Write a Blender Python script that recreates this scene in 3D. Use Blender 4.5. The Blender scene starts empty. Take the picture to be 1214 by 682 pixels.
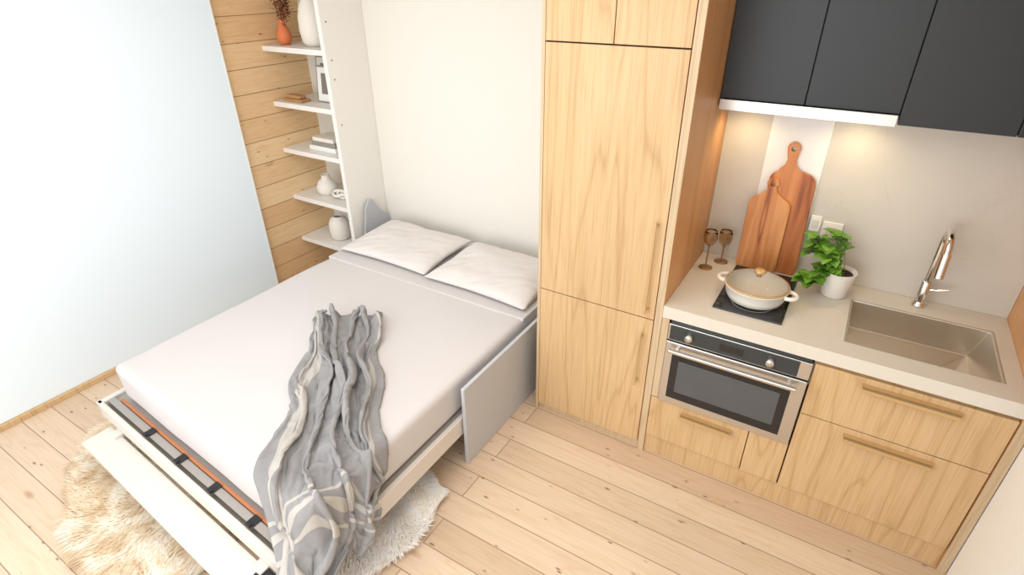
import bpy, bmesh, math, random
from mathutils import Vector, Matrix, noise
random.seed(7)
scn=bpy.context.scene
scn.view_settings.view_transform='Standard'
COL=bpy.context.collection
def srgb(r,g,b):
    f=lambda c:(c/255/12.92) if c/255<=.04045 else ((c/255+.055)/1.055)**2.4
    return (f(r),f(g),f(b),1)
# ---------------- materials
class NT:
    def __init__(s,name):
        s.m=bpy.data.materials.new(name);s.m.use_nodes=True;s.t=s.m.node_tree
        s.b=s.t.nodes['Principled BSDF']
    def n(s,ty,**k):
        x=s.t.nodes.new(ty)
        for a,v in k.items(): setattr(x,a,v)
        return x
    def l(s,a,b): s.t.links.new(a,b)
    def ramp(s,fac,stops,interp='LINEAR'):
        r=s.n('ShaderNodeValToRGB');e=r.color_ramp.elements;r.color_ramp.interpolation=interp
        while len(e)<len(stops): e.new(.5)
        for q,(p,c) in zip(e,stops): q.position=p;q.color=c
        s.l(fac,r.inputs[0]);return r.outputs[0]
    def mix(s,fac,a,b,bt='MIX'):
        m=s.n('ShaderNodeMix',data_type='RGBA',blend_type=bt)
        for i,v in ((0,fac),(6,a),(7,b)):
            if hasattr(v,'links'): s.l(v,m.inputs[i])
            else: m.inputs[i].default_value=v
        return m.outputs[2]
    def math(s,op,a,b=0):
        m=s.n('ShaderNodeMath',operation=op)
        for i,v in ((0,a),(1,b)):
            if hasattr(v,'links'): s.l(v,m.inputs[i])
            else: m.inputs[i].default_value=v
        return m.outputs[0]
    def coord(s,scale=(1,1,1),loc=(0,0,0),kind='Object',rot=(0,0,0)):
        tc=s.n('ShaderNodeTexCoord');mp=s.n('ShaderNodeMapping')
        mp.inputs['Scale'].default_value=scale;mp.inputs['Location'].default_value=loc;mp.inputs['Rotation'].default_value=rot
        s.l(tc.outputs[kind],mp.inputs[0]);return mp.outputs[0]
    def noise(s,v,scale=5,detail=4,dist=0,rough=.5):
        x=s.n('ShaderNodeTexNoise');x.inputs['Scale'].default_value=scale;x.inputs['Detail'].default_value=detail
        x.inputs['Distortion'].default_value=dist;x.inputs['Roughness'].default_value=rough
        s.l(v,x.inputs['Vector']);return x.outputs[0]
    def bump(s,h,strength=.2,dist=.01):
        b=s.n('ShaderNodeBump');b.inputs['Strength'].default_value=strength;b.inputs['Distance'].default_value=dist
        s.l(h,b.inputs['Height']);s.l(b.outputs[0],s.b.inputs['Normal'])
def plain(name,c,rough=.5,metal=0,bump=0,bs=40,var=.04,**k):
    t=NT(name);b=t.b;b.inputs['Roughness'].default_value=rough;b.inputs['Metallic'].default_value=metal
    v=t.coord();nz=t.noise(v,bs,3)
    lo=tuple(x*(1-var) for x in c[:3])+(1,);hi=tuple(min(1,x*(1+var)) for x in c[:3])+(1,)
    t.l(t.mix(nz,lo,hi),b.inputs['Base Color'])
    if bump: t.bump(nz,bump,.004)
    for a,q in k.items(): b.inputs[a.replace('_',' ')].default_value=q
    return t.m
def wood(name,dark,mid,light,axis='z',rough=.45,contour=9,big=1.0,amt=.34,fineamt=.75):
    t=NT(name);ax={'x':0,'y':1,'z':2}[axis]
    def sc(a,b):
        q=[a,a,a];q[ax]=b;return tuple(q)
    n1=t.noise(t.coord(sc(3.4*big,.30*big)),1.3,2,.35)
    c=t.math('PINGPONG',t.math('MULTIPLY',n1,contour*2),1)
    grain=t.ramp(c,[(0,dark),(.22,mid),(1,light)])
    n2=t.noise(t.coord(sc(75,1.8)),2,4,.2)
    fine=t.ramp(n2,[(.3,(.78,.73,.66,1)),(.55,(1,1,1,1))])
    n3=t.noise(t.coord(sc(3,.7)),1,2)
    tone=t.ramp(n3,[(.3,(.92,.90,.87,1)),(.7,(1,1,1,1))])
    base=t.mix(amt,mid,grain)
    o=t.mix(fineamt,base,t.mix(1,base,fine,'MULTIPLY'));o=t.mix(1,o,tone,'MULTIPLY')
    t.l(o,t.b.inputs['Base Color']);t.b.inputs['Roughness'].default_value=rough
    t.bump(n2,.12,.003);return t.m
def planks(name,swz,bw,rh,c1,c2,gap,rough=.45,mort=.0022,kd=.5,gapamt=.6):
    t=NT(name);tc=t.n('ShaderNodeTexCoord');sp=t.n('ShaderNodeSeparateXYZ');t.l(tc.outputs['Object'],sp.inputs[0])
    cb=t.n('ShaderNodeCombineXYZ');t.l(sp.outputs[swz[0]],cb.inputs[0]);t.l(sp.outputs[swz[1]],cb.inputs[1])
    br=t.n('ShaderNodeTexBrick');br.offset=.37;br.squash=1
    t.l(cb.outputs[0],br.inputs['Vector'])
    for k,v in (('Scale',1),('Mortar Size',mort),('Mortar Smooth',.3),('Bias',0),('Brick Width',bw),('Row Height',rh)): br.inputs[k].default_value=v
    br.inputs['Color1'].default_value=(0,0,0,1);br.inputs['Color2'].default_value=(1,1,1,1);br.inputs['Mortar'].default_value=(.5,.5,.5,1)
    tone=t.mix(br.outputs['Color'],c1,c2)
    off=t.n('ShaderNodeVectorMath',operation='SCALE');off.inputs['Scale'].default_value=7;t.l(br.outputs['Color'],off.inputs[0])
    add=t.n('ShaderNodeVectorMath',operation='ADD');t.l(cb.outputs[0],add.inputs[0]);t.l(off.outputs[0],add.inputs[1])
    mp=t.n('ShaderNodeMapping');mp.inputs['Scale'].default_value=(.8,7,1);t.l(add.outputs[0],mp.inputs[0])
    n1=t.noise(mp.outputs[0],1.5,3,.6)
    c=t.math('PINGPONG',t.math('MULTIPLY',n1,12),1)
    gr=t.ramp(c,[(0,(.90,.83,.75,1)),(.3,(.97,.95,.92,1)),(1,(1,1,1,1))])
    col=t.mix(.6,tone,t.mix(1,tone,gr,'MULTIPLY'))
    mp2=t.n('ShaderNodeMapping');mp2.inputs['Scale'].default_value=(3,90,1);t.l(add.outputs[0],mp2.inputs[0])
    n2=t.noise(mp2.outputs[0],1.5,3)
    col=t.mix(.5,col,t.mix(1,col,t.ramp(n2,[(.35,(.87,.83,.78,1)),(.6,(1,1,1,1))]),'MULTIPLY'))
    for (sc,r0,r1,th,kc,am) in (((2.2,6,1),.03,.12,kd,srgb(172,120,80),.6),((5,14,1),.04,.10,kd,srgb(110,78,58),.8),((9,24,1),.05,.14,kd+.1,srgb(96,68,52),.8)):
        mk=t.n('ShaderNodeMapping');mk.inputs['Scale'].default_value=sc;t.l(cb.outputs[0],mk.inputs[0])
        vo=t.n('ShaderNodeTexVoronoi');vo.inputs['Scale'].default_value=1.0;t.l(mk.outputs[0],vo.inputs['Vector'])
        kn=t.ramp(vo.outputs['Distance'],[(r0,(1,1,1,1)),(r1,(0,0,0,1))])
        kn2=t.math('MULTIPLY',kn,t.ramp(vo.outputs['Color'],[(th,(0,0,0,1)),(th+.05,(1,1,1,1))]))
        col=t.mix(t.math('MULTIPLY',kn2,am),col,kc)
    col=t.mix(t.math('MULTIPLY',br.outputs['Fac'],gapamt),col,gap)
    t.l(col,t.b.inputs['Base Color']);t.b.inputs['Roughness'].default_value=rough
    t.bump(t.math('SUBTRACT',1,br.outputs['Fac']),.25,.003);return t.m
M={}
M['wall']=plain('wall_paint',srgb(238,234,225),.8,var=.01)
M['ceil']=plain('ceiling_paint',srgb(244,243,240),.9,var=.01)
M['white']=plain('white_lacquer',srgb(242,239,233),.4,var=.01)
M['door']=plain('white_door_glow',srgb(226,237,245),.5,var=.005,Emission_Color=(.86,.95,1,1),Emission_Strength=.11)  # faint bluish emission added so the panel looks evenly bright
M['oak']=wood('oak_veneer',srgb(170,130,86),srgb(214,180,134),srgb(224,194,152),'z')
M['oakedge']=wood('oak_edge',srgb(190,162,128),srgb(208,184,150),srgb(218,196,166),'z')
M['oaklit']=wood('oak_side_warm_lit',srgb(182,124,72),srgb(216,160,106),srgb(226,172,120),'z',contour=3)  # oak for the side panels, with warm light put into its colour
M['floor']=planks('pine_floor',('X','Y'),3.1,.148,srgb(212,186,158),srgb(230,207,181),srgb(132,100,76),kd=.36,mort=.0026,gapamt=.75)
M['plankwall']=planks('pine_wall',('Y','Z'),2.5,.165,srgb(232,192,144),srgb(248,217,174),srgb(140,98,62),.6,.003,.42,.85)
M['black']=plain('charcoal_laminate',srgb(34,37,40),.42,var=.03)
M['dark']=plain('shadow_gap',srgb(70,50,34),.8)
M['steel']=plain('brushed_steel',srgb(206,202,196),.3,1,var=.03)
M['sinksteel']=plain('sink_steel',srgb(212,202,188),.36,.95,var=.04,bs=8)
M['chrome']=plain('chrome',srgb(225,222,218),.1,1,var=0)
M['glassblk']=plain('black_glass',srgb(26,27,29),.08,0,var=0,Specular_IOR_Level=.6)
M['ovenwin']=plain('oven_window',srgb(84,86,88),.12,0,var=.1,bs=6)
M['ovenpanel']=plain('oven_panel',srgb(62,66,68),.3,.3,var=.02)
M['handle']=plain('champagne_handle',srgb(206,172,122),.35,.35,var=.02)
M['brass']=plain('amber_brass',srgb(176,140,100),.22,.7,var=.03)
M['ceramic']=plain('cream_ceramic',srgb(244,240,230),.25,var=.01)
M['matte']=plain('matte_white_ceramic',srgb(238,232,222),.75,bump=.4,bs=60,var=.03)
M['terra']=plain('terracotta',srgb(220,124,74),.6,var=.06)
M['dried']=plain('dried_leaves',srgb(150,96,64),.8,var=.3,bs=30)
M['paper']=plain('paper',srgb(240,240,238),.8,var=.01)
M['ink']=plain('ink_print',srgb(130,124,112),.8,var=.3,bs=90)
M['frame']=plain('frame_grey',srgb(150,144,134),.5)
M['bedgrey']=plain('bed_grey_panel',srgb(194,195,199),.5,bump=.1,bs=120,var=.02)
M['rail']=plain('bed_rail_white',srgb(220,213,204),.4,.0,var=.01)
M['railmetal']=plain('bed_rail_metal',srgb(172,166,160),.4,.4,var=.02)
M['strap']=plain('black_strap',srgb(28,28,30),.6)
M['brownslat']=plain('slat_edge',srgb(190,120,76),.5,var=.1)
M['soil']=plain('soil',srgb(60,42,30),.95,bump=.6,var=.3)
M['basket']=plain('wicker',srgb(186,140,92),.8,bump=.8,bs=120,var=.25)
def fabric(name,c,wr=.25,ws=3,rough=.9):
    t=NT(name);v=t.coord();n1=t.noise(v,ws,3,.8);n2=t.noise(v,350,2)
    t.l(t.mix(n2,tuple(x*.95 for x in c[:3])+(1,),c),t.b.inputs['Base Color'])
    h=t.math('ADD',n1,t.math('MULTIPLY',n2,.04));t.bump(h,wr,.05);t.b.inputs['Roughness'].default_value=rough
    t.b.inputs['Sheen Weight'].default_value=.15;return t.m
M['sheet']=fabric('sheet_cotton',srgb(214,209,208),.12,2.2)
M['pillow']=fabric('pillow_cotton',srgb(227,221,217),.16,6)
t=NT('throw_wool');uvn=t.n('ShaderNodeUVMap');sp=t.n('ShaderNodeSeparateXYZ');t.l(uvn.outputs[0],sp.inputs[0])
v=t.coord();n1=t.noise(v,9,4,1);n2=t.noise(v,400,2)
bc=t.mix(n1,srgb(130,128,129),srgb(164,162,162))
def band(src,a,b):
    return t.math('MULTIPLY',t.math('GREATER_THAN',src,a),t.math('LESS_THAN',src,b))
U,V=sp.outputs[0],sp.outputs[1]
s=None
for (a,b) in ((.05,.08),(.11,.18),(.93,.95)):
    q=band(V,a,b);s=q if s is None else t.math('ADD',s,q)
for (a,b) in ((.80,.81),(.83,.85),(.88,.89)):
    s=t.math('ADD',s,band(U,a,b))
s=t.math('MINIMUM',s,1)
t.l(t.mix(t.math('MULTIPLY',s,.6),bc,srgb(208,202,192)),t.b.inputs['Base Color'])
t.bump(t.math('ADD',n1,t.math('MULTIPLY',n2,.15)),.2,.01);t.b.inputs['Roughness'].default_value=.95
M['throw']=t.m
t=NT('marble_backsplash');v=t.coord((1,1,1))
def veins(sc,dist,wid,loc):
    n_=t.noise(t.coord((1,1,1),loc),sc,6,dist,.55)
    a_=t.math('ABSOLUTE',t.math('SUBTRACT',n_,.5))
    return t.ramp(a_,[(0,(1,1,1,1)),(wid,(0,0,0,1))])
v1=veins(1.0,.8,.0045,(3,1,2));v2=veins(2.0,.8,.004,(9,4,7))
msk=t.ramp(t.noise(v,1.8,2),[(.45,(0,0,0,1)),(.62,(1,1,1,1))])
base=t.mix(t.noise(v,2.5,4,.5),srgb(200,193,182),srgb(217,211,201))
vv=t.math('MAXIMUM',t.math('MULTIPLY',v1,.34),t.math('MULTIPLY',t.math('MULTIPLY',v2,msk),.28))
t.l(t.mix(vv,base,srgb(176,146,116)),t.b.inputs['Base Color'])
t.b.inputs['Roughness'].default_value=.3;M['marble']=t.m
M['quartz']=plain('quartz_counter',srgb(221,213,200),.35,bs=300,var=.03)
M['whiteglass']=plain('white_glass_panel',srgb(238,238,238),.25,var=.01)
M['acacia']=wood('acacia',srgb(112,54,22),srgb(184,106,52),srgb(226,158,98),'z',.4,3.5,2.2,.7)
M['acacia2']=wood('acacia_light',srgb(124,62,26),srgb(200,124,66),srgb(236,174,112),'z',.4,3,2.6,.7)
def glass(name,c,rough=.02,ior=1.3):
    t=NT(name);t.b.inputs['Base Color'].default_value=c;t.b.inputs['Roughness'].default_value=rough
    t.b.inputs['Transmission Weight'].default_value=1;t.b.inputs['IOR'].default_value=ior
    return t.m
M['lid']=glass('lid_glass',srgb(254,252,248),ior=1.12)
M['smoke']=glass('smoky_amber_glass',srgb(236,218,196),ior=1.2)
t=NT('basil_leaf');v=t.coord();n=t.noise(v,25,2)
t.l(t.mix(n,srgb(66,124,32),srgb(136,186,66)),t.b.inputs['Base Color']);t.b.inputs['Roughness'].default_value=.4
M['leaf']=t.m
def fur(name,a,b,c):
    t=NT(name);v=t.coord((1,1,1));n=t.noise(v,5,3,1.5)
    o=t.ramp(n,[(.3,a),(.48,b),(.62,c)])
    t.l(o,t.b.inputs['Base Color']);t.b.inputs['Roughness'].default_value=.9
    return t.m
M['furtan']=fur('fur_tan',srgb(206,174,134),srgb(234,214,184),srgb(246,235,216))
M['furwhite']=fur('fur_white',srgb(240,228,212),srgb(252,247,240),srgb(255,254,252))
t=NT('hood_lamp');t.b.inputs['Emission Color'].default_value=(1,.8,.45,1);t.b.inputs['Emission Strength'].default_value=3;M['lamp']=t.m
# ---------------- geometry helpers
def group(name):
    e=bpy.data.objects.new(name,None);e.empty_display_size=.1;COL.objects.link(e);return e
def obj(name,verts,faces,mat,parent=None,smooth=False,bevel=0,seg=2,subs=0,solid=0):
    me=bpy.data.meshes.new(name);me.from_pydata([tuple(v) for v in verts],[],faces);me.update()
    bm=bmesh.new();bm.from_mesh(me);bmesh.ops.recalc_face_normals(bm,faces=bm.faces);bm.to_mesh(me);bm.free()
    for p in me.polygons: p.use_smooth=smooth
    me.materials.append(M[mat] if isinstance(mat,str) else mat)
    o=bpy.data.objects.new(name,me);COL.objects.link(o)
    if parent: o.parent=parent
    if solid:
        m=o.modifiers.new('s','SOLIDIFY');m.thickness=solid;m.offset=0
    if bevel:
        m=o.modifiers.new('b','BEVEL');m.width=bevel;m.segments=seg;m.limit_method='ANGLE'
    if subs:
        m=o.modifiers.new('u','SUBSURF');m.levels=subs;m.render_levels=subs
    return o
def box(name,x0,x1,y0,y1,z0,z1,mat,parent=None,bevel=.002,seg=2,warp=None,smooth=False):
    v=[(x,y,z) for x in(x0,x1) for y in(y0,y1) for z in(z0,z1)]
    if warp: v=[warp(*q) for q in v]
    f=[(0,1,3,2),(4,6,7,5),(0,4,5,1),(2,3,7,6),(0,2,6,4),(1,5,7,3)]
    return obj(name,v,f,mat,parent,smooth,bevel,seg)
def lathe(name,prof,cx,cy,z0,mat,parent=None,seg=40,solid=0,subs=0,sx=1,sy=1):
    v=[];f=[];n=len(prof)
    for i in range(seg):
        a=2*math.pi*i/seg
        for r,z in prof: v.append((cx+r*sx*math.cos(a),cy+r*sy*math.sin(a),z0+z))
    for i in range(seg):
        j=(i+1)%seg
        for k in range(n-1): f.append((i*n+k,j*n+k,j*n+k+1,i*n+k+1))
    me=obj(name,v,f,mat,parent,True,0,2,subs,solid)
    bm=bmesh.new();bm.from_mesh(me.data);bmesh.ops.remove_doubles(bm,verts=bm.verts,dist=1e-5);bmesh.ops.recalc_face_normals(bm,faces=bm.faces);bm.to_mesh(me.data);bm.free()
    for p in me.data.polygons:p.use_smooth=True
    return me
def tube(name,pts,r,mat,parent=None,cyc=False):
    cu=bpy.data.curves.new(name,'CURVE');cu.dimensions='3D';cu.bevel_depth=r;cu.bevel_resolution=4;cu.use_fill_caps=True
    sp=cu.splines.new('POLY');sp.points.add(len(pts)-1)
    for p,q in zip(sp.points,pts): p.co=(*q,1)
    sp.use_cyclic_u=cyc
    cu.materials.append(M[mat]);tmp=bpy.data.objects.new(name+'_c',cu);COL.objects.link(tmp)
    dg=bpy.context.evaluated_depsgraph_get();me=bpy.data.meshes.new_from_object(tmp.evaluated_get(dg))
    bpy.data.objects.remove(tmp);o=bpy.data.objects.new(name,me);COL.objects.link(o)
    for p in me.polygons:p.use_smooth=True
    if parent:o.parent=parent
    return o
def prism(name,pts2,mapf,mat,parent=None,bevel=.003,th=(0,1)):
    n=len(pts2);v=[mapf(a,b,th[0]) for a,b in pts2]+[mapf(a,b,th[1]) for a,b in pts2]
    f=[tuple(range(n)),tuple(range(2*n-1,n-1,-1))]+[(i,(i+1)%n,n+(i+1)%n,n+i) for i in range(n)]
    return obj(name,v,f,mat,parent,False,bevel)
# ---------------- room
CH=2.7;YB=.664;YR=.86;XL=-2.516;XR=1.975
floor_o=box('floor',XL-.15,XR+.1,-3.9,YR+.1,-.08,0,'floor',bevel=0)
box('ceiling',XL-.15,XR+.1,-3.9,YR+.1,CH,CH+.08,'ceil',bevel=0)
box('wall_back',XL-.15,0.0,YR,YR+.1,0,CH,'wall',bevel=0)
box('wall_kitchen',0.0,XR,YB,YB+.12,0,CH,'wall',bevel=0)
box('wall_left',XL-.1,XL,-3.9,YR,0,CH,'plankwall',bevel=0)
box('wall_right',XR,XR+.1,-3.9,YR,0,CH,'ceil',bevel=0)
wf=group('wall_front')
box('left_part',XL,-1.9,-3.9,-3.8,0,CH,'wall',wf,0);box('right_part',1.4,XR,-3.9,-3.8,0,CH,'wall',wf,0)
box('sill_part',-1.9,1.4,-3.9,-3.8,0,.5,'wall',wf,0);box('head_part',-1.9,1.4,-3.9,-3.8,2.4,CH,'wall',wf,0)
w=group('window_1')
for i,x in enumerate((-1.9,-.27,1.35)): box('mullion_%d'%i,x,x+.05,-3.87,-3.83,.5,2.4,'white',w)
box('bottom_rail',-1.9,1.4,-3.87,-3.83,.5,.55,'white',w);box('top_rail',-1.9,1.4,-3.87,-3.83,2.35,2.4,'white',w)
d=group('door_1')
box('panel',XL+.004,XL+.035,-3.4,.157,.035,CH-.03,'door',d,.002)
box('stile',XL+.004,XL+.037,.150,.160,.035,CH-.03,'white',d,.001)
box('trim_1',XL+.001,XL+.055,-3.6,.6,0,.034,'oak',bevel=.003)
d=group('door_2')
for i,(a,b) in enumerate(((-1.0,-.10),(-2.0,-1.1))):
    box('leaf_%d'%i,XR-.03,XR-.001,a,b,.02,2.1,'white',d,.004)
    box('inset_%d'%i,XR-.036,XR-.029,a+.09,b-.09,.15,2.0,'white',d,.004)
# ---------------- tall cabinet
g=group('tall_cabinet')
W=.607;W2=.6415
box('carcass',.004,W-.002,.021,YB-.002,.05,CH-.002,'dark',g,0)
box('left_gable',-.012,.004,-.0,YR-.002,.0,CH-.002,'oakedge',g,.001)
box('right_gable',W,W2,.0,YB-.002,0,CH-.002,'oaklit',g,.001)
box('gable_edge',W+.001,W2-.001,-.002,.0,0,CH-.004,'oakedge',g,0)
box('lower_door',.006,W-.004,.0,.02,.048,.803,'oak',g,.0015)
box('main_door',.006,W-.004,.0,.02,.808,1.966,'oak',g,.0015)
box('top_door_left',.006,.302,.0,.02,1.972,CH-.01,'oak',g,.0015)
box('top_door_right',.306,W-.004,.0,.02,1.972,CH-.01,'oak',g,.0015)
box('plinth',.004,W,.015,.03,0,.046,'oakedge',g,.001)
def barhandle(name,x,z0,z1,g):
    box(name+'_bar',x-.005,x+.005,-.036,-.026,z0,z1,'handle',g,.002)
    for i,z in enumerate((z0+.02,z1-.02)): box(name+'_post%d'%i,x-.004,x+.004,-.027,0,z-.005,z+.005,'handle',g,.001)
barhandle('main_handle',.566,.845,1.30,g);barhandle('lower_handle',.560,.43,.735,g)
# ---------------- base cabinets
g=group('base_cabinet')
XE=1.9375
box('carcass_left',W2+.001,.675,.021,YB-.002,.0,.838,'oakedge',g,0)
box('filler',W2+.001,.676,.0,.0205,.379,.838,'oakedge',g,.001)
box('carcass_right',1.277,XE,.021,YB-.12,.05,.70,'dark',g,0)
box('top_rail_right',1.277,XE,.02,.06,.70,.838,'oakedge',g,0)
box('carcass_bottom',.677,1.277,.021,YB-.002,.05,.372,'dark',g,0)
box('drawer_under_oven',.644,1.108,.0,.0205,.124,.374,'oak',g,.0015)
box('panel_under_oven',1.112,1.276,.0,.0205,.124,.374,'oak',g,.0015)
box('drawer_top',1.282,XE-.003,.0,.02,.564,.822,'oak',g,.0015)
box('drawer_bottom',1.282,XE-.003,.0,.02,.124,.560,'oak',g,.0015)
box('plinth',W2,XE,.012,.03,0,.118,'oak',g,.001)
box('end_panel',XE+.001,XR-.004,-.004,YB-.002,0,CH-.004,'oaklit',g,.001)
box('end_panel_edge',XE+.001,XR-.004,-.007,-.004,0,CH-.006,'oakedge',g,0)
def edgeh(name,x0,x1,z,g):
    box(name+'_grip',x0,x1,-.034,-.026,z-.012,z+.012,'handle',g,.002)
    box(name+'_top',x0,x1,-.034,.0,z+.006,z+.012,'handle',g,.001)
edgeh('handle_top',1.455,1.775,.785,g);edgeh('handle_mid',1.455,1.765,.522,g);edgeh('handle_low',.80,1.04,.330,g)
# ---------------- counter with sink hole
SX0,SX1,SY0,SY1=1.355,1.88,.10,.50
g=group('countertop')
T0=.841
for i,(a,b,c,e) in enumerate(((W2+.001,SX0,-.005,YB-.002),(SX1,XE,-.005,YB-.002),(SX0,SX1,-.005,SY0),(SX0,SX1,SY1,YB-.002))):
    box('slab_%d'%i,a,b,c,e,T0,.9,'quartz',g,0)
g=group('kitchen_sink')
d0=.745
i0,i1,j0,j1=SX0+.001,SX1-.001,SY0+.001,SY1-.001
v=[(i0,j0,.899),(i1,j0,.899),(i1,j1,.899),(i0,j1,.899),(i0+.008,j0+.008,.899),(i1-.008,j0+.008,.899),(i1-.008,j1-.008,.899),(i0+.008,j1-.008,.899),
 (i0+.014,j0+.014,d0+.018),(i1-.050,j0+.014,d0+.018),(i1-.050,j1-.014,d0+.018),(i0+.014,j1-.014,d0+.018)]
cxs,cys=(i0+i1)/2+.11,(j0+j1)/2+.0
k=12;ring=[(cxs+.045*math.cos(a*2*math.pi/k+math.pi/4*5),cys+.045*math.sin(a*2*math.pi/k+math.pi/4*5),d0) for a in range(k)]
v+=ring
f=[(0,1,5,4),(1,2,6,5),(2,3,7,6),(3,0,4,7),(4,5,9,8),(5,6,10,9),(6,7,11,10),(7,4,8,11)]
cor=[8,9,10,11]
for q in range(4):
    a=[12+(q*3+m)%12 for m in range(4)]
    f.append((cor[q],cor[(q+1)%4],a[3],a[2],a[1],a[0]))
f.append(tuple(12+m for m in range(11,-1,-1)))
obj('bowl',v,f,'sinksteel',g,False,.005,3)
lathe('drain',[(0,.004),(.02,.004),(.036,.006),(.042,.003),(.042,0)],cxs,cys,d0+.001,'chrome',g,24)
lathe('strainer',[(0,.012),(.018,.010),(.022,.004)],cxs,cys,d0+.001,'glassblk',g,24)
# faucet
g=group('kitchen_faucet')
fx,fy=1.613,.585
lathe('base',[(0,0),(.027,0),(.027,.008),(.022,.014),(.020,.03),(.020,.12),(.017,.125),(0,.125)],fx,fy,.9,'chrome',g,28)
pts=[(fx,fy,1.0)]+[(fx,fy,1.0+.01*i) for i in range(1,21)]
R=.085
for i in range(0,25):
    a=math.pi*i/24*.93;pts.append((fx,fy-R+R*math.cos(a),1.205+R*math.sin(a)))
e=pts[-1];tube('neck',pts,.0135,'chrome',g)
dy,dz=e[1]-pts[-2][1],e[2]-pts[-2][2];L=math.hypot(dy,dz);dy/=L;dz/=L
tube('spray_head',[(fx,e[1]+dy*s_,e[2]+dz*s_) for s_ in (0,.03,.06,.10)],.0175,'chrome',g)
tube('lever',[(fx+.015,fy,.985),(fx+.045,fy-.005,.99),(fx+.085,fy-.02,1.01)],.006,'chrome',g)
# backsplash
g=group('backsplash')
box('marble_slab',W2+.001,XE,YB-.014,YB-.002,.901,1.80,'marble',g,0)
box('glass_panel',.845,1.095,YB-.02,YB-.0145,.901,1.72,'whiteglass',g,.001)
g=group('wall_outlet');box('plate',1.157,1.243,YB-.024,YB-.0145,1.105,1.19,'ceramic',g,.004)
box('socket',1.178,1.222,YB-.026,YB-.0235,1.128,1.168,'quartz',g,.003)
g=group('light_switch');box('plate',1.10,1.15,YB-.024,YB-.0145,1.13,1.21,'ceramic',g,.004)
box('rocker',1.112,1.138,YB-.027,YB-.0235,1.15,1.19,'quartz',g,.003)
# ---------------- upper cabinets
g=group('upper_cabinet')
yu=.418
ZT=CH-.01
box('carcass_a',W2+.002,1.308,yu+.02,YB-.016,1.752,ZT,'black',g,0)
box('carcass_b',1.310,XE-.002,yu+.02,YB-.016,1.70,ZT,'black',g,0)
for i,(a,b,z) in enumerate(((W2+.003,.975,1.736),(.979,1.306,1.736),(1.310,1.668,1.696),(1.672,XE-.003,1.696))):
    box('door_%d'%i,a,b,yu,yu+.019,z,ZT,'black',g,.0015)
g=group('range_hood')
box('body',W2+.006,1.305,yu-.012,YB-.022,1.705,1.733,'steel',g,.002)
box('front_lip',W2+.006,1.305,yu-.02,yu-.012,1.690,1.735,'steel',g,.002)
box('filter',.80,1.15,yu+.02,YB-.06,1.700,1.706,'railmetal',g,.001)
for i,x in enumerate((.75,1.2)):
    lathe('lamp_%d'%i,[(0,0),(.024,0),(.028,.004),(.028,.006)],x,.54,1.699,'lamp',g,24)
# ---------------- oven
g=group('oven')
ox0,ox1=.680,1.274
box('body',ox0+.005,ox1-.005,.005,.55,.378,.834,'ovenpanel',g,0)
box('side_trim',ox0,ox1,-.010,.01,.738,.822,'steel',g,.002)
box('control_panel',ox0+.008,ox1-.045,-.012,-.008,.742,.819,'ovenpanel',g,.002)
box('display',.91,1.01,-.0135,-.011,.76,.80,'glassblk',g,.001)
box('door_frame',ox0,ox1,-.016,.008,.381,.732,'steel',g,.003)
box('door_glass',ox0+.035,ox1-.05,-.0185,-.014,.418,.685,'glassblk',g,.002)
box('door_window',ox0+.070,ox1-.085,-.0195,-.018,.462,.640,'ovenwin',g,.001)
box('handle_bar',ox0+.02,ox1-.03,-.058,-.036,.694,.712,'steel',g,.005)
for i,x in enumerate((ox0+.05,ox1-.072)): box('handle_post_%d'%i,x,x+.014,-.045,-.015,.696,.710,'steel',g,.002)
def knob(name,x,z):
    o=lathe(name,[(0,.026),(.015,.026),(.018,.022),(.019,.0)],0,0,0,'steel',g,28)
    o.rotation_euler=(math.pi/2,0,0);o.location=(x,-.012,z)
knob('knob_0',.778,.781);knob('knob_1',1.12,.781)
# ---------------- cooktop
g=group('cooktop')
box('glass',.83,1.12,.095,.565,.9005,.908,'glassblk',g,.002)
for i,y in enumerate((.22,.44)):
    lathe('zone_%d'%i,[(.088,0),(.09,.0004),(.092,0)],.975,y,.9083,'frame',g,48)
# ---------------- pot
g=group('casserole_pot')
px,py=.975,.26
lathe('body',[(0,0),(.105,0),(.118,.006),(.128,.03),(.135,.068),(.139,.070),(.139,.073),(.132,.073),(.124,.035),(.112,.010),(0,.008)],px,py,.9095,'ceramic',g,56)
lathe('lid_rim',[(.132,.074),(.136,.075),(.136,.080),(.128,.081),(.126,.078)],px,py,.9095,'handle',g,56)
lathe('lid',[(.130,.079),(.115,.092),(.085,.104),(.05,.111),(0,.114),(0,.111),(.05,.108),(.085,.101),(.115,.089),(.128,.077)],px,py,.9095,'lid',g,56)
lathe('knob',[(0,.113),(.012,.113),(.010,.122),(.024,.130),(.027,.139),(.020,.146),(0,.148)],px,py,.9095,'handle',g,32)
for i,sg in enumerate((-1,1)):
    ca,sa=math.cos(-.15),math.sin(-.15)
    pts=[]
    for k_ in range(13):
        a=-math.pi/2+math.pi*k_/12
        lx=sg*(.132+.040*math.cos(a));ly=.036*math.sin(a);pts.append((px+lx*ca-ly*sa,py+lx*sa+ly*ca,.9095+.062))
    tube('handle_%d'%i,pts,.009,'ceramic',g)
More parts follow.
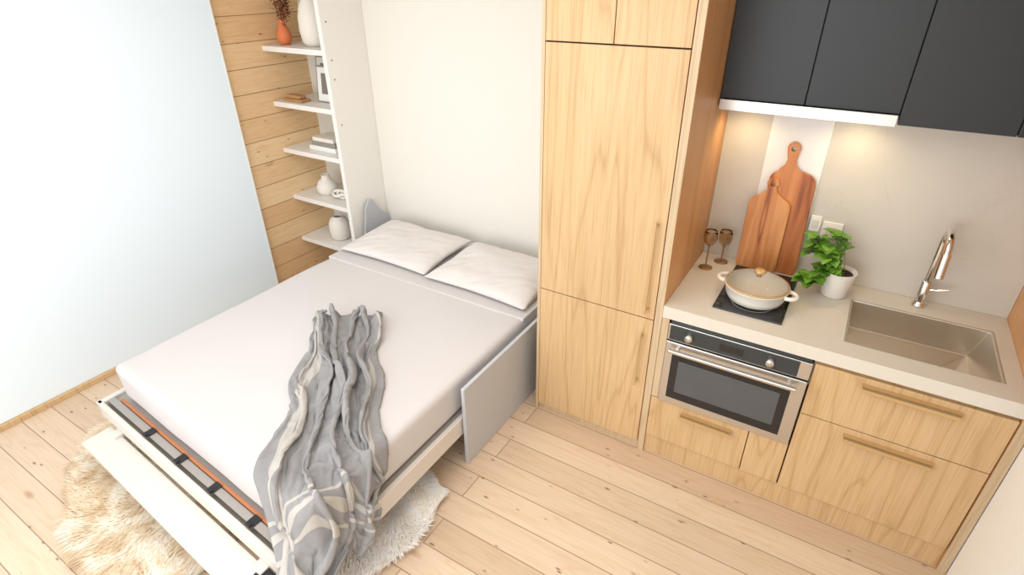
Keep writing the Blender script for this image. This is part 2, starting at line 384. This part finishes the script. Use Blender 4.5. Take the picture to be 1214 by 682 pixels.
# ---------------- cutting boards (leaning on the backsplash)
def cboard(x0,x1,zb,hz,hx,ybot,ytop,mat,lean=0,th=.02):
    g=group('cutting_board')
    H=hz
    def rr(cx,cz,r,a0,a1,n=7): return [(cx+r*math.cos(math.radians(a0+(a1-a0)*i/n)),cz+r*math.sin(math.radians(a0+(a1-a0)*i/n))) for i in range(n+1)]
    hw=.021
    pts=[]
    pts+=rr(x0+.025,.025,.025,180,270);pts+=rr(x1-.025,.025,.025,270,360)
    pts+=rr(x1-.05,zb-.05,.05,0,75)
    pts+=[(hx+.045,zb+.008),(hx+hw+.004,zb+.028),(hx+hw-.003,zb+.055)]
    pts+=rr(hx,H-.028,.028,-20,200,12)
    pts+=[(hx-hw+.003,zb+.055),(hx-hw-.004,zb+.028),(hx-.045,zb+.008)]
    pts+=rr(x0+.05,zb-.05,.05,105,180)
    def mp(a,b,t_):
        yy=ybot+(ytop-ybot)*b/H+(t_-1)*th
        return (a+lean*(b),yy,.901+b)
    o=prism('body',pts,mp,mat,g,.004)
    bm=bmesh.new();bmesh.ops.create_cone(bm,cap_ends=True,segments=24,radius1=.011,radius2=.011,depth=.2)
    me=bpy.data.meshes.new('cut');bm.to_mesh(me);bm.free();cu=bpy.data.objects.new('cut',me);COL.objects.link(cu)
    cu.rotation_euler=(math.pi/2,0,0);p=mp(hx,H-.03,.5);cu.location=p
    bo=o.modifiers.new('h','BOOLEAN');bo.object=cu;bo.operation='DIFFERENCE';bo.solver='EXACT'
    bpy.context.view_layer.update();dg=bpy.context.evaluated_depsgraph_get()
    me2=bpy.data.meshes.new_from_object(o.evaluated_get(dg))
    o.modifiers.clear();o.data=me2;bpy.data.objects.remove(cu)
    return g
cboard(.900,1.100,.50,.635,.98,.613,.640,'acacia',-.03)
cboard(.822,1.010,.375,.468,.912,.588,.616,'acacia2',.0)
# ---------------- wine glasses
def wglass(x,y,h):
    g=group('wine_glass')
    lathe('foot',[(0,.004),(.02,.005),(.034,.002),(.035,0),(0,0)],x,y,.9008,'brass',g,32)
    lathe('stem',[(.0045,.003),(.004,.03),(.0045,h-.09),(.008,h-.078)],x,y,.9008,'brass',g,16)
    lathe('bowl',[(0,h-.082),(.012,h-.079),(.027,h-.06),(.034,h-.035),(.032,h-.012),(.028,h),(.0265,h),(.0305,h-.012),(.032,h-.035),(.025,h-.058),(.011,h-.075),(0,h-.078)],x,y,.9008,'smoke',g,36)
    lathe('rim',[(.0262,h),(.0284,h),(.0284,h+.002),(.0262,h+.002)],x,y,.9008,'brass',g,36)
wglass(.700,.47,.20);wglass(.752,.575,.17)
# ---------------- basil
g=group('potted_basil')
bx,by=1.278,.50
lathe('pot',[(0,0),(.05,0),(.055,.004),(.07,.12),(.072,.125),(.066,.125),(.062,.11),(0,.108)],bx,by,.9008,'ceramic',g,44)
lathe('soil',[(0,.112),(.04,.113),(.0625,.109)],bx,by,.9008,'soil',g,24)
V=[];Fc=[]
def leaf(c,dirv,up,L_,W_):
    d_=dirv.normalized();s_=d_.cross(up).normalized();u_=s_.cross(d_).normalized();n0=len(V)
    rows=7
    for i in range(rows):
        t_=i/(rows-1);w_=W_*math.sin(math.pi*min(1,t_**.8))*.5+.0008
        for j in (-1,-.5,0,.5,1):
            z_=-.5*L_*(t_-.35)**2+ (abs(j))*w_*.35*(1 if abs(j)<1 else .8)
            V.append(c+d_*(L_*t_)+s_*(w_*j)+u_*z_)
    for i in range(rows-1):
        for j in range(4):
            a=n0+i*5+j;Fc.append((a,a+1,a+6,a+5))
rnd=random.Random(3)
stems=[]
for i in range(17):
    a=rnd.uniform(0,6.28);r=rnd.uniform(.02,.10)
    tx=bx-.06+r*math.cos(a);ty=by-.005+r*.75*math.sin(a);tz=rnd.uniform(1.06,1.18)-.25*max(0,r-.06)
    if i%4==0: tx=bx-.12+rnd.uniform(-.03,.02);ty=by-.07+rnd.uniform(-.03,.02);tz=rnd.uniform(.96,1.03)
    st=Vector((bx+.03*math.cos(a),by+.03*math.sin(a),1.01));tp=Vector((tx,ty,tz));mid=(st+tp)/2+Vector((0,0,.03))
    stems.append([st,mid,tp])
    for lv,(pt) in enumerate((mid,(mid+tp)/2,tp)):
        nq=2 if lv<2 else 4
        for q in range(nq):
            b_=a+q*6.28/nq+lv*.8+rnd.uniform(-.3,.3)
            dv=Vector((math.cos(b_),math.sin(b_),rnd.uniform(-.15,.5)))
            leaf(pt,dv,Vector((0,0,1)),rnd.uniform(.045,.07),rnd.uniform(.040,.058))
V=[Vector((v_.x,min(v_.y,YB-.03),max(v_.z,.915))) for v_ in V]
obj('leaves',V,Fc,'leaf',g,True)
for i,s_ in enumerate(stems): tube('stem_%d'%i,s_,.0016,'leaf',g)
# ---------------- shelving unit
g=group('wall_shelving')
XP0,XP1=-1.912,-1.878;YS=.485
box('side_panel',XP0,XP1,YS,YR-.002,0,CH-.005,'white',g,.001)
for i,z in enumerate((1.783,1.408,1.066,.692,.331)):
    box('shelf_%d'%i,XL+.003,XP0-.0005,YS,YR-.004,z-.034,z,'white',g,.0015)
for i,z in enumerate((1.95,1.72,1.6,1.3)):
    o=lathe('pin_%d'%i,[(0,.001),(.005,.001),(.005,0)],0,0,0,'dark',g,12);o.rotation_euler=(0,math.pi/2,0);o.location=(XP1+.0002,.53,z);o.parent=g
Zs=[1.7835,1.4085,1.0665,.6925,.3315]
g=group('terracotta_vase');lathe('body',[(0,0),(.03,0),(.045,.02),(.052,.06),(.04,.10),(.024,.125),(.022,.15),(.027,.165),(.023,.165),(.018,.15),(.018,.12)],-2.40,.60,Zs[0],'terra',g)
V=[];Fc=[]
for i in range(14):
    a=rnd.uniform(0,6.28);r=rnd.uniform(.02,.09);tp=Vector((-2.40+r*math.cos(a),.60+r*math.sin(a),Zs[0]+rnd.uniform(.22,.36)))
    tube('stalk_%d'%i,[Vector((-2.4,.6,Zs[0]+.13)),tp],.002,'dried',g)
    for q in range(6): leaf(tp+Vector((0,0,-.02*q)),Vector((math.cos(a+q*2),math.sin(a+q*2),.6)),Vector((0,0,1)),.05,.022)
obj('foliage',V,Fc,'dried',g,True)
g=group('white_vase');lathe('body',[(0,0),(.06,0),(.085,.03),(.095,.10),(.092,.18),(.075,.25),(.05,.29),(.042,.33),(.05,.36),(.045,.36),(.037,.33)],-2.13,.64,Zs[0],'matte',g)
def pframe(x,y,z,w_,h_,mat):
    g=group('picture_frame')
    def fm(a,b,t_): return (x+a,y+.12*b+t_*.012,z+b*.99)
    prism('border',[(0,0),(w_,0),(w_,h_),(0,h_)],fm,mat,g,.002)
    m_=.012;prism('mat_board',[(m_,m_),(w_-m_,m_),(w_-m_,h_-m_),(m_,h_-m_)],lambda a,b,t_:fm(a,b,-.1+t_*.08),'paper',g,0)
    m_=.05;prism('print',[(m_,m_+.01),(w_-m_,m_+.01),(w_-m_,h_-m_),(m_,h_-m_)],lambda a,b,t_:fm(a,b,-.16+t_*.06),'ink',g,0)
pframe(-2.36,.77,Zs[1],.24,.29,'frame');pframe(-2.20,.63,Zs[1],.18,.25,'frame')
g=group('wicker_tray');box('base',-2.46,-2.26,.53,.62,Zs[1],Zs[1]+.02,'basket',g,.006);box('bundle',-2.44,-2.29,.54,.61,Zs[1]+.02,Zs[1]+.045,'basket',g,.01)
g=group('book_stack')
box('book_0',-2.30,-2.02,.56,.76,Zs[2],Zs[2]+.035,'paper',g,.003);box('book_1',-2.28,-2.03,.57,.75,Zs[2]+.0355,Zs[2]+.065,'frame',g,.003);box('book_2',-2.27,-2.05,.575,.74,Zs[2]+.0655,Zs[2]+.095,'matte',g,.003)
g=group('ceramic_jar');lathe('body',[(0,0),(.055,0),(.078,.03),(.08,.07),(.06,.11),(.035,.125),(.03,.15),(.036,.16),(.03,.16),(.025,.14)],-2.28,.64,Zs[3],'matte',g)
g=group('decorative_knot')
for k_ in range(3):
    pts=[]
    for i in range(24):
        a=i/24*6.283;p=Vector((.045*math.cos(a),.03*math.sin(a),0));p.rotate(Matrix.Rotation(.5+k_*1.1,3,'X'));pts.append(p+Vector((-2.12+k_*.045,.60,Zs[3]+.045)))
    tube('link_%d'%k_,pts,.011,'ceramic',g,True)
g=group('textured_vase');lathe('body',[(0,0),(.05,0),(.072,.02),(.082,.08),(.08,.14),(.062,.18),(.045,.19),(.045,.20),(.038,.20),(.038,.18)],-2.19,.62,Zs[4],'matte',g)
# ---------------- murphy bed
def warp(x,y,z):
    k_=min(1,max(0,(.8-y)/2.2));return (x,y-.07*(x+.93)*k_,z)
MX0,MX1,MY0,MY1,MZ0,MZ1=-1.73,-.16,-1.39,.82,.29,.50
g=group('murphy_bed')
bm=bmesh.new();bmesh.ops.create_cube(bm,size=1)
for v_ in bm.verts: v_.co=Vector(((MX0+MX1)/2+v_.co.x*(MX1-MX0),(MY0+MY1)/2+v_.co.y*(MY1-MY0),(MZ0+MZ1)/2+v_.co.z*(MZ1-MZ0)))
bmesh.ops.bevel(bm,geom=[e_ for e_ in bm.edges],offset=.045,segments=5,profile=.6,affect='EDGES')
for it in range(26):
    y=MY0+.06+(MY1-MY0-.12)*it/25
    bmesh.ops.bisect_plane(bm,geom=bm.verts[:]+bm.edges[:]+bm.faces[:],plane_co=(0,y,0),plane_no=(0,1,0))
for it in range(20):
    x=MX0+.06+(MX1-MX0-.12)*it/19
    bmesh.ops.bisect_plane(bm,geom=bm.verts[:]+bm.edges[:]+bm.faces[:],plane_co=(x,0,0),plane_no=(1,0,0))
for v_ in bm.verts:
    n_=noise.noise(v_.co*2.3)*.008+noise.noise(v_.co*6)*.003
    if v_.co.z>MZ1-.03: v_.co.z+=n_
    elif v_.co.z<MZ1-.04: v_.co.x+=n_*.9;v_.co.y+=n_*.9
    v_.co=Vector(warp(*v_.co))
me=bpy.data.meshes.new('mattress');bm.to_mesh(me);bm.free()
for p in me.polygons:p.use_smooth=True
me.materials.append(M['sheet']);o=bpy.data.objects.new('mattress',me);COL.objects.link(o);o.parent=g
colliders=[o,floor_o]
box('sheet_fold',MX0-.003,MX1+.003,.10,.80,MZ1-.015,MZ1+.007,'sheet',g,.006,3,smooth=False)
B=lambda n_,*a,**k_: box(n_,*a,**k_,parent=g,warp=warp)
B('slat_base',-1.77,-.14,-1.44,.80,.262,.288,'railmetal',bevel=.002)
B('left_rail',-1.81,-1.775,-1.50,.80,.20,.30,'rail',bevel=.004)
colliders.append(B('right_rail',-.148,-.122,-1.50,.80,.19,.292,'rail',bevel=.004))
colliders.append(B('foot_rail',-1.81,-.122,-1.50,-1.474,.215,.30,'rail',bevel=.006))
B('foot_channel',-1.77,-.15,-1.472,-1.43,.225,.262,'frame',bevel=.002)
B('foot_bar',-1.77,-.15,-1.458,-1.424,.289,.301,'railmetal',bevel=.003)
B('wood_edge',-1.72,-.17,-1.419,-1.404,.289,.300,'brownslat',bevel=.002)
for i,x in enumerate((-1.34,-1.05,-.77,-.48)):
    B('strap_%d'%i,x-.022,x+.022,-1.462,-1.418,.302,.307,'strap',bevel=.002)
    B('buckle_%d'%i,x-.014,x+.014,-1.472,-1.455,.302,.314,'strap',bevel=.002)
for i,x in enumerate((-1.60,-.36)):
    B('leg_%d'%i,x-.03,x+.03,-1.54,-1.48,.0,.215,'rail',bevel=.003)
colliders.append(B('leg_board',-1.70,-.26,-1.645,-1.505,.175,.20,'rail',bevel=.004))
B('leg_cap',-.36,-.26,-1.66,-1.50,.165,.207,'strap',bevel=.004)
B('under_panel',-1.76,-.15,-1.40,.80,.20,.215,'rail',bevel=.002)
B('head_base',-1.76,-.15,.55,.84,0,.20,'rail',bevel=.002)
g2=group('bed_side_panel');box('leaf',-.112,-.092,-.56,.30,.0,.49,'bedgrey',g2,.003)
g2=group('bed_lift_bracket')
arm=[(.84,.30),(.60,.34),(.56,.46),(.60,.66),(.64,.72),(.68,.72),(.76,.60),(.84,.52)]
prism('plate',[(a,b) for a,b in arm],lambda a,b,t_:(-1.852+t_*.012,a,b),'bedgrey',g2,.003)
# pillows
def pillow(cx,cy,cz,w_,d_,h_,rz,seed):
    N=48;V=[];Fc=[];
    for sgn in (1,-1):
        for i in range(N+1):
            for j in range(N+1):
                u=-1+2*i/N;v_=-1+2*j/N
                e=(max(0,1-abs(u)**3.0)*max(0,1-abs(v_)**3.0))**.6
                pin=1-.05*(1-abs(v_)**1.5)*abs(u)**4; pin2=1-.06*(1-abs(u)**1.5)*abs(v_)**4
                x=u*w_/2*pin;y=v_*d_/2*pin2
                wr=noise.noise(Vector((u*1.3+seed,v_*1.3,0)))*.024+noise.noise(Vector((u*2+v_*2+seed,(v_-u)*5,2)))*.010*(abs(u)+abs(v_))
                z=sgn*(e*h_/2)+ (wr*e if sgn>0 else 0)
                V.append((x,y,z if sgn>0 else z*.35))
    n2=(N+1)**2
    for s_ in range(2):
        for i in range(N):
            for j in range(N):
                a=s_*n2+i*(N+1)+j;Fc.append((a,a+1,a+N+2,a+N+1))
    o=obj('pillow',V,Fc,'pillow',None,True)
    bm=bmesh.new();bm.from_mesh(o.data);bmesh.ops.remove_doubles(bm,verts=bm.verts,dist=.0004);bmesh.ops.recalc_face_normals(bm,faces=bm.faces);bm.to_mesh(o.data);bm.free()
    o.location=(cx,cy,cz);o.rotation_euler=(math.radians(3),0,rz)
    return o
pillow(-1.33,.46,.545,.77,.54,.12,.0,1.3);pillow(-.55,.44,.546,.76,.56,.125,-.03,7.7)
# ---------------- throw blanket
path=[(-1.08,-.38),(-.93,-.54),(-.75,-.75),(-.57,-.92),(-.40,-1.10),(-.26,-1.26),(-.13,-1.39),(-.01,-1.51)]
def cr(p,s_):
    n_=len(p)-1;x=s_*n_;i=min(int(x),n_-1);t_=x-i
    P=[Vector(p[max(0,min(n_,i+k_))]) for k_ in (-1,0,1,2)]
    return .5*((2*P[1])+(-P[0]+P[2])*t_+(2*P[0]-5*P[1]+4*P[2]-P[3])*t_*t_+(-P[0]+3*P[1]-3*P[2]+P[3])*t_**3)
hw=[.14,.19,.21,.22,.20,.20,.20,.17]
NS,NTT=120,84
V=[];uv=[];Fc=[]
sm=lambda a,b,x:(lambda q:q*q*(3-2*q))(max(0,min(1,(x-a)/(b-a))))
for i in range(NS+1):
    s_=i/NS;c=cr(path,s_);c2=cr(path,min(1,s_+.01));c1=cr(path,max(0,s_-.01));tg=(c2-c1).normalized();nn=Vector((-tg.y,tg.x))
    x=s_*(len(hw)-1);k_=min(int(x),len(hw)-2);wd=hw[k_]*(1-x+k_)+hw[k_+1]*(x-k_)
    wd*=1+.14*math.sin(s_*9+1)+.09*math.sin(s_*21)
    for j in range(NTT+1):
        t_=-1+2*j/NTT
        ph=2*math.pi*2.3*t_+2.6*math.sin(4.2*s_+1.0)+4.5*noise.noise(Vector((s_*3.3,t_*1.3,.5)))
        ph2=2*math.pi*4.7*t_+5*math.sin(5.1*s_+2)+5*noise.noise(Vector((s_*5,t_*2,4.5)))
        amp=.038*(1+.9*noise.noise(Vector((s_*4,t_*1.5,9))))*(1+.5*math.exp(-(s_/.15)**2))
        edge=1-abs(t_)**8
        h=amp*(1+math.cos(ph))*edge+.010*(1+math.cos(ph2))*edge+.030*(1+noise.noise(Vector((s_*9,t_*3,2))))*edge+.012
        lat=t_-.10*math.sin(ph)-.02*math.sin(ph2)+.10*noise.noise(Vector((s_*5,7,t_)))
        sj=.05*noise.noise(Vector((t_*2.0,s_*4,11)))+(.035*math.sin(t_*2.2+.5))*(1-s_)
        p=c+nn*(wd*lat)+tg*sj
        X,Y=p.x,p.y
        yl=warp(X,MY0,0)[1]-.005;xl=MX1+.01
        ex,ey=max(0,X-xl),max(0,yl-Y)
        e=math.hypot(ex,ey)*.45+(ex+ey)*.55
        ox=sm(0,.03,ex);oy=sm(0,.03,ey)
        if e>0:
            outx=.020+.045*sm(.1,.2,e);outy=.020+.12*sm(.06,.16,e)
            X=min(X,xl)+ox*(outx+h*.8);Y=max(Y,yl)-oy*(outy+h*.8)
            Z=MZ1+.015-max(0,e-.012)*1.05+h*(1-max(ox,oy))
        else: Z=MZ1+.015+h
        V.append((X,Y,Z));uv.append((s_,j/NTT))
for i in range(NS):
    for j in range(NTT):
        a=i*(NTT+1)+j;Fc.append((a,a+1,a+NTT+2,a+NTT+1))
o=obj('throw_blanket',V,Fc,'throw',None,True)
ul=o.data.uv_layers.new(name='UVMap')
for lp in o.data.loops: ul.data[lp.index].uv=uv[lp.vertex_index]
# let the cloth settle on the bed
try:
    for c in colliders:
        m=c.modifiers.new('col','COLLISION');c.collision.thickness_outer=.006;c.collision.cloth_friction=60;c.collision.damping=.5
    m=o.modifiers.new('cloth','CLOTH');st=m.settings
    st.quality=7;st.mass=.25;st.tension_stiffness=18;st.compression_stiffness=14;st.shear_stiffness=6;st.bending_stiffness=.06
    st.tension_damping=8;st.compression_damping=8;st.shear_damping=8;st.bending_damping=.5;st.air_damping=2
    cs=m.collision_settings;cs.use_collision=True;cs.distance_min=.004;cs.use_self_collision=True;cs.self_distance_min=.004;cs.collision_quality=3;cs.self_friction=10
    m.point_cache.frame_start=1;m.point_cache.frame_end=40
    scn.frame_start=1;scn.frame_end=40
    for f_ in range(1,29):
        scn.frame_set(f_);bpy.context.view_layer.update()
    dg=bpy.context.evaluated_depsgraph_get();me2=bpy.data.meshes.new_from_object(o.evaluated_get(dg))
    o.modifiers.clear();o.data=me2
except Exception as ex_:
    print('cloth failed',ex_);o.modifiers.clear()
for c in colliders:
    for m in list(c.modifiers):
        if m.type=='COLLISION': c.modifiers.remove(m)
scn.frame_set(1)
for p in o.data.polygons:p.use_smooth=True
m=o.modifiers.new('u','SUBSURF');m.levels=1;m.render_levels=1
m=o.modifiers.new('s','SOLIDIFY');m.thickness=.005;m.offset=0
# ---------------- sheepskins
def rug(poly,mat,N,seed,ln=.07,lean=(0,0)):
    r=random.Random(seed);n_=len(poly)
    P=[]
    for i in range(n_):
        for k_ in range(6):
            a=cr([poly[(i-1)%n_],poly[i],poly[(i+1)%n_],poly[(i+2)%n_]],(1+k_/6)/3);P.append(Vector((a.x+noise.noise(Vector((a.x*9,a.y*9,seed)))*.03,a.y+noise.noise(Vector((a.y*9,a.x*9,seed)))*.03)))
    n_=len(P);cx=sum(p.x for p in P)/n_;cy=sum(p.y for p in P)/n_
    def ins(x,y):
        c=False;j=n_-1
        for i in range(n_):
            if (P[i].y>y)!=(P[j].y>y) and x<(P[j].x-P[i].x)*(y-P[i].y)/(P[j].y-P[i].y)+P[i].x:c=not c
            j=i
        return c
    V=[(cx,cy,.03)];Fc=[]
    for p in P: V.append((cx+(p.x-cx)*.85,cy+(p.y-cy)*.85,.029))
    for p in P: V.append((p.x,p.y,.004))
    for i in range(n_):
        j=(i+1)%n_;Fc.append((0,1+i,1+j));Fc.append((1+i,1+n_+i,1+n_+j,1+j))
    x0,x1=min(p.x for p in P),max(p.x for p in P);y0,y1=min(p.y for p in P),max(p.y for p in P)
    k_=0
    while k_<N:
        x,y=r.uniform(x0,x1),r.uniform(y0,y1)
        if not ins(x,y): continue
        k_+=1
        clump=noise.noise(Vector((x*6,y*6,seed)))*2.6
        a=math.atan2(y-cy,x-cx)+clump+r.uniform(-.22,.22)
        L_=ln*r.uniform(.6,1.2)
        dx,dy=math.cos(a)+lean[0],math.sin(a)+lean[1];q=math.hypot(dx,dy)+1e-6;dx/=q;dy/=q
        wd=r.uniform(.002,.004);b=len(V);hb=.024
        hh=r.uniform(.010,.022)
        V.extend([(x-dy*wd,y+dx*wd,hb),(x+dy*wd,y-dx*wd,hb),
          (x+dx*L_*.5-dy*wd*.9,y+dy*L_*.5+dx*wd*.9,hb+hh),(x+dx*L_*.5+dy*wd*.9,y+dy*L_*.5-dx*wd*.9,hb+hh),
          (x+dx*L_,y+dy*L_,hb+hh*.45)])
        Fc.append((b,b+1,b+3,b+2));Fc.append((b+2,b+3,b+4))
    me=bpy.data.meshes.new('sheepskin_rug');me.from_pydata(V,[],Fc);me.update()
    for p in me.polygons:p.use_smooth=True
    me.materials.append(M[mat]);o=bpy.data.objects.new('sheepskin_rug',me);COL.objects.link(o)
rug([(-1.93,-1.40),(-1.78,-1.60),(-1.62,-1.72),(-1.42,-1.80),(-1.25,-1.84),(-.95,-1.84),(-.75,-1.80),(-.7,-1.6),(-.8,-1.4),(-1.2,-1.32),(-1.7,-1.25)],'furtan',22000,2,.10,(-.9,-.6))
rug([(-.22,-.74),(-.10,-.80),(-.04,-.94),(-.04,-1.12),(-.10,-1.30),(-.30,-1.38),(-.50,-1.25),(-.55,-.98),(-.42,-.78)],'furwhite',14000,5,.05)
# ---------------- lights
def area(name,loc,rot,sx,sy,P,c=(1,1,1)):
    l=bpy.data.lights.new(name,'AREA');l.shape='RECTANGLE';l.size=sx;l.size_y=sy;l.energy=P;l.color=c
    o=bpy.data.objects.new(name,l);o.location=loc;o.rotation_euler=rot;COL.objects.link(o)
area('ceiling_fill',(-.4,-1.5,CH-.03),(0,0,0),2.6,2.2,40,(1,.99,.975))  # unseen soft fill added under the ceiling to brighten the room
area('window_light',(-.25,-3.7,1.5),(math.radians(90),0,0),3.0,1.8,60,(.95,.975,1))
for i,x in enumerate((.75,1.2)):
    l=bpy.data.lights.new('hood_spot','SPOT');l.energy=3.6;l.color=(1,.80,.46);l.spot_size=math.radians(160);l.spot_blend=.9;l.shadow_soft_size=.05
    o=bpy.data.objects.new('hood_spot_light',l);o.location=(x,.52,1.686);COL.objects.link(o)
wd=bpy.data.worlds.new('w');scn.world=wd;wd.use_nodes=True
bg=wd.node_tree.nodes['Background'];bg.inputs[0].default_value=(.88,.94,1,1);bg.inputs[1].default_value=1.0
# ---------------- camera
yaw,pit,rol=-.5575,.5146,-.0090
F=Vector((math.sin(yaw)*math.cos(pit),math.cos(yaw)*math.cos(pit),-math.sin(pit)))
R0=Vector((math.cos(yaw),-math.sin(yaw),0));U0=R0.cross(F)
R2=R0*math.cos(rol)+U0*math.sin(rol);U2=-R0*math.sin(rol)+U0*math.cos(rol)
ca=bpy.data.cameras.new('camera');ca.sensor_width=36;ca.sensor_fit='HORIZONTAL';ca.lens=661.5285/1214*36;ca.clip_start=.05
co=bpy.data.objects.new('camera',ca);COL.objects.link(co)
mw=Matrix((R2,U2,-F)).transposed().to_4x4();mw.translation=Vector((1.1971,-2.1879,2.2159));co.matrix_world=mw
scn.camera=co
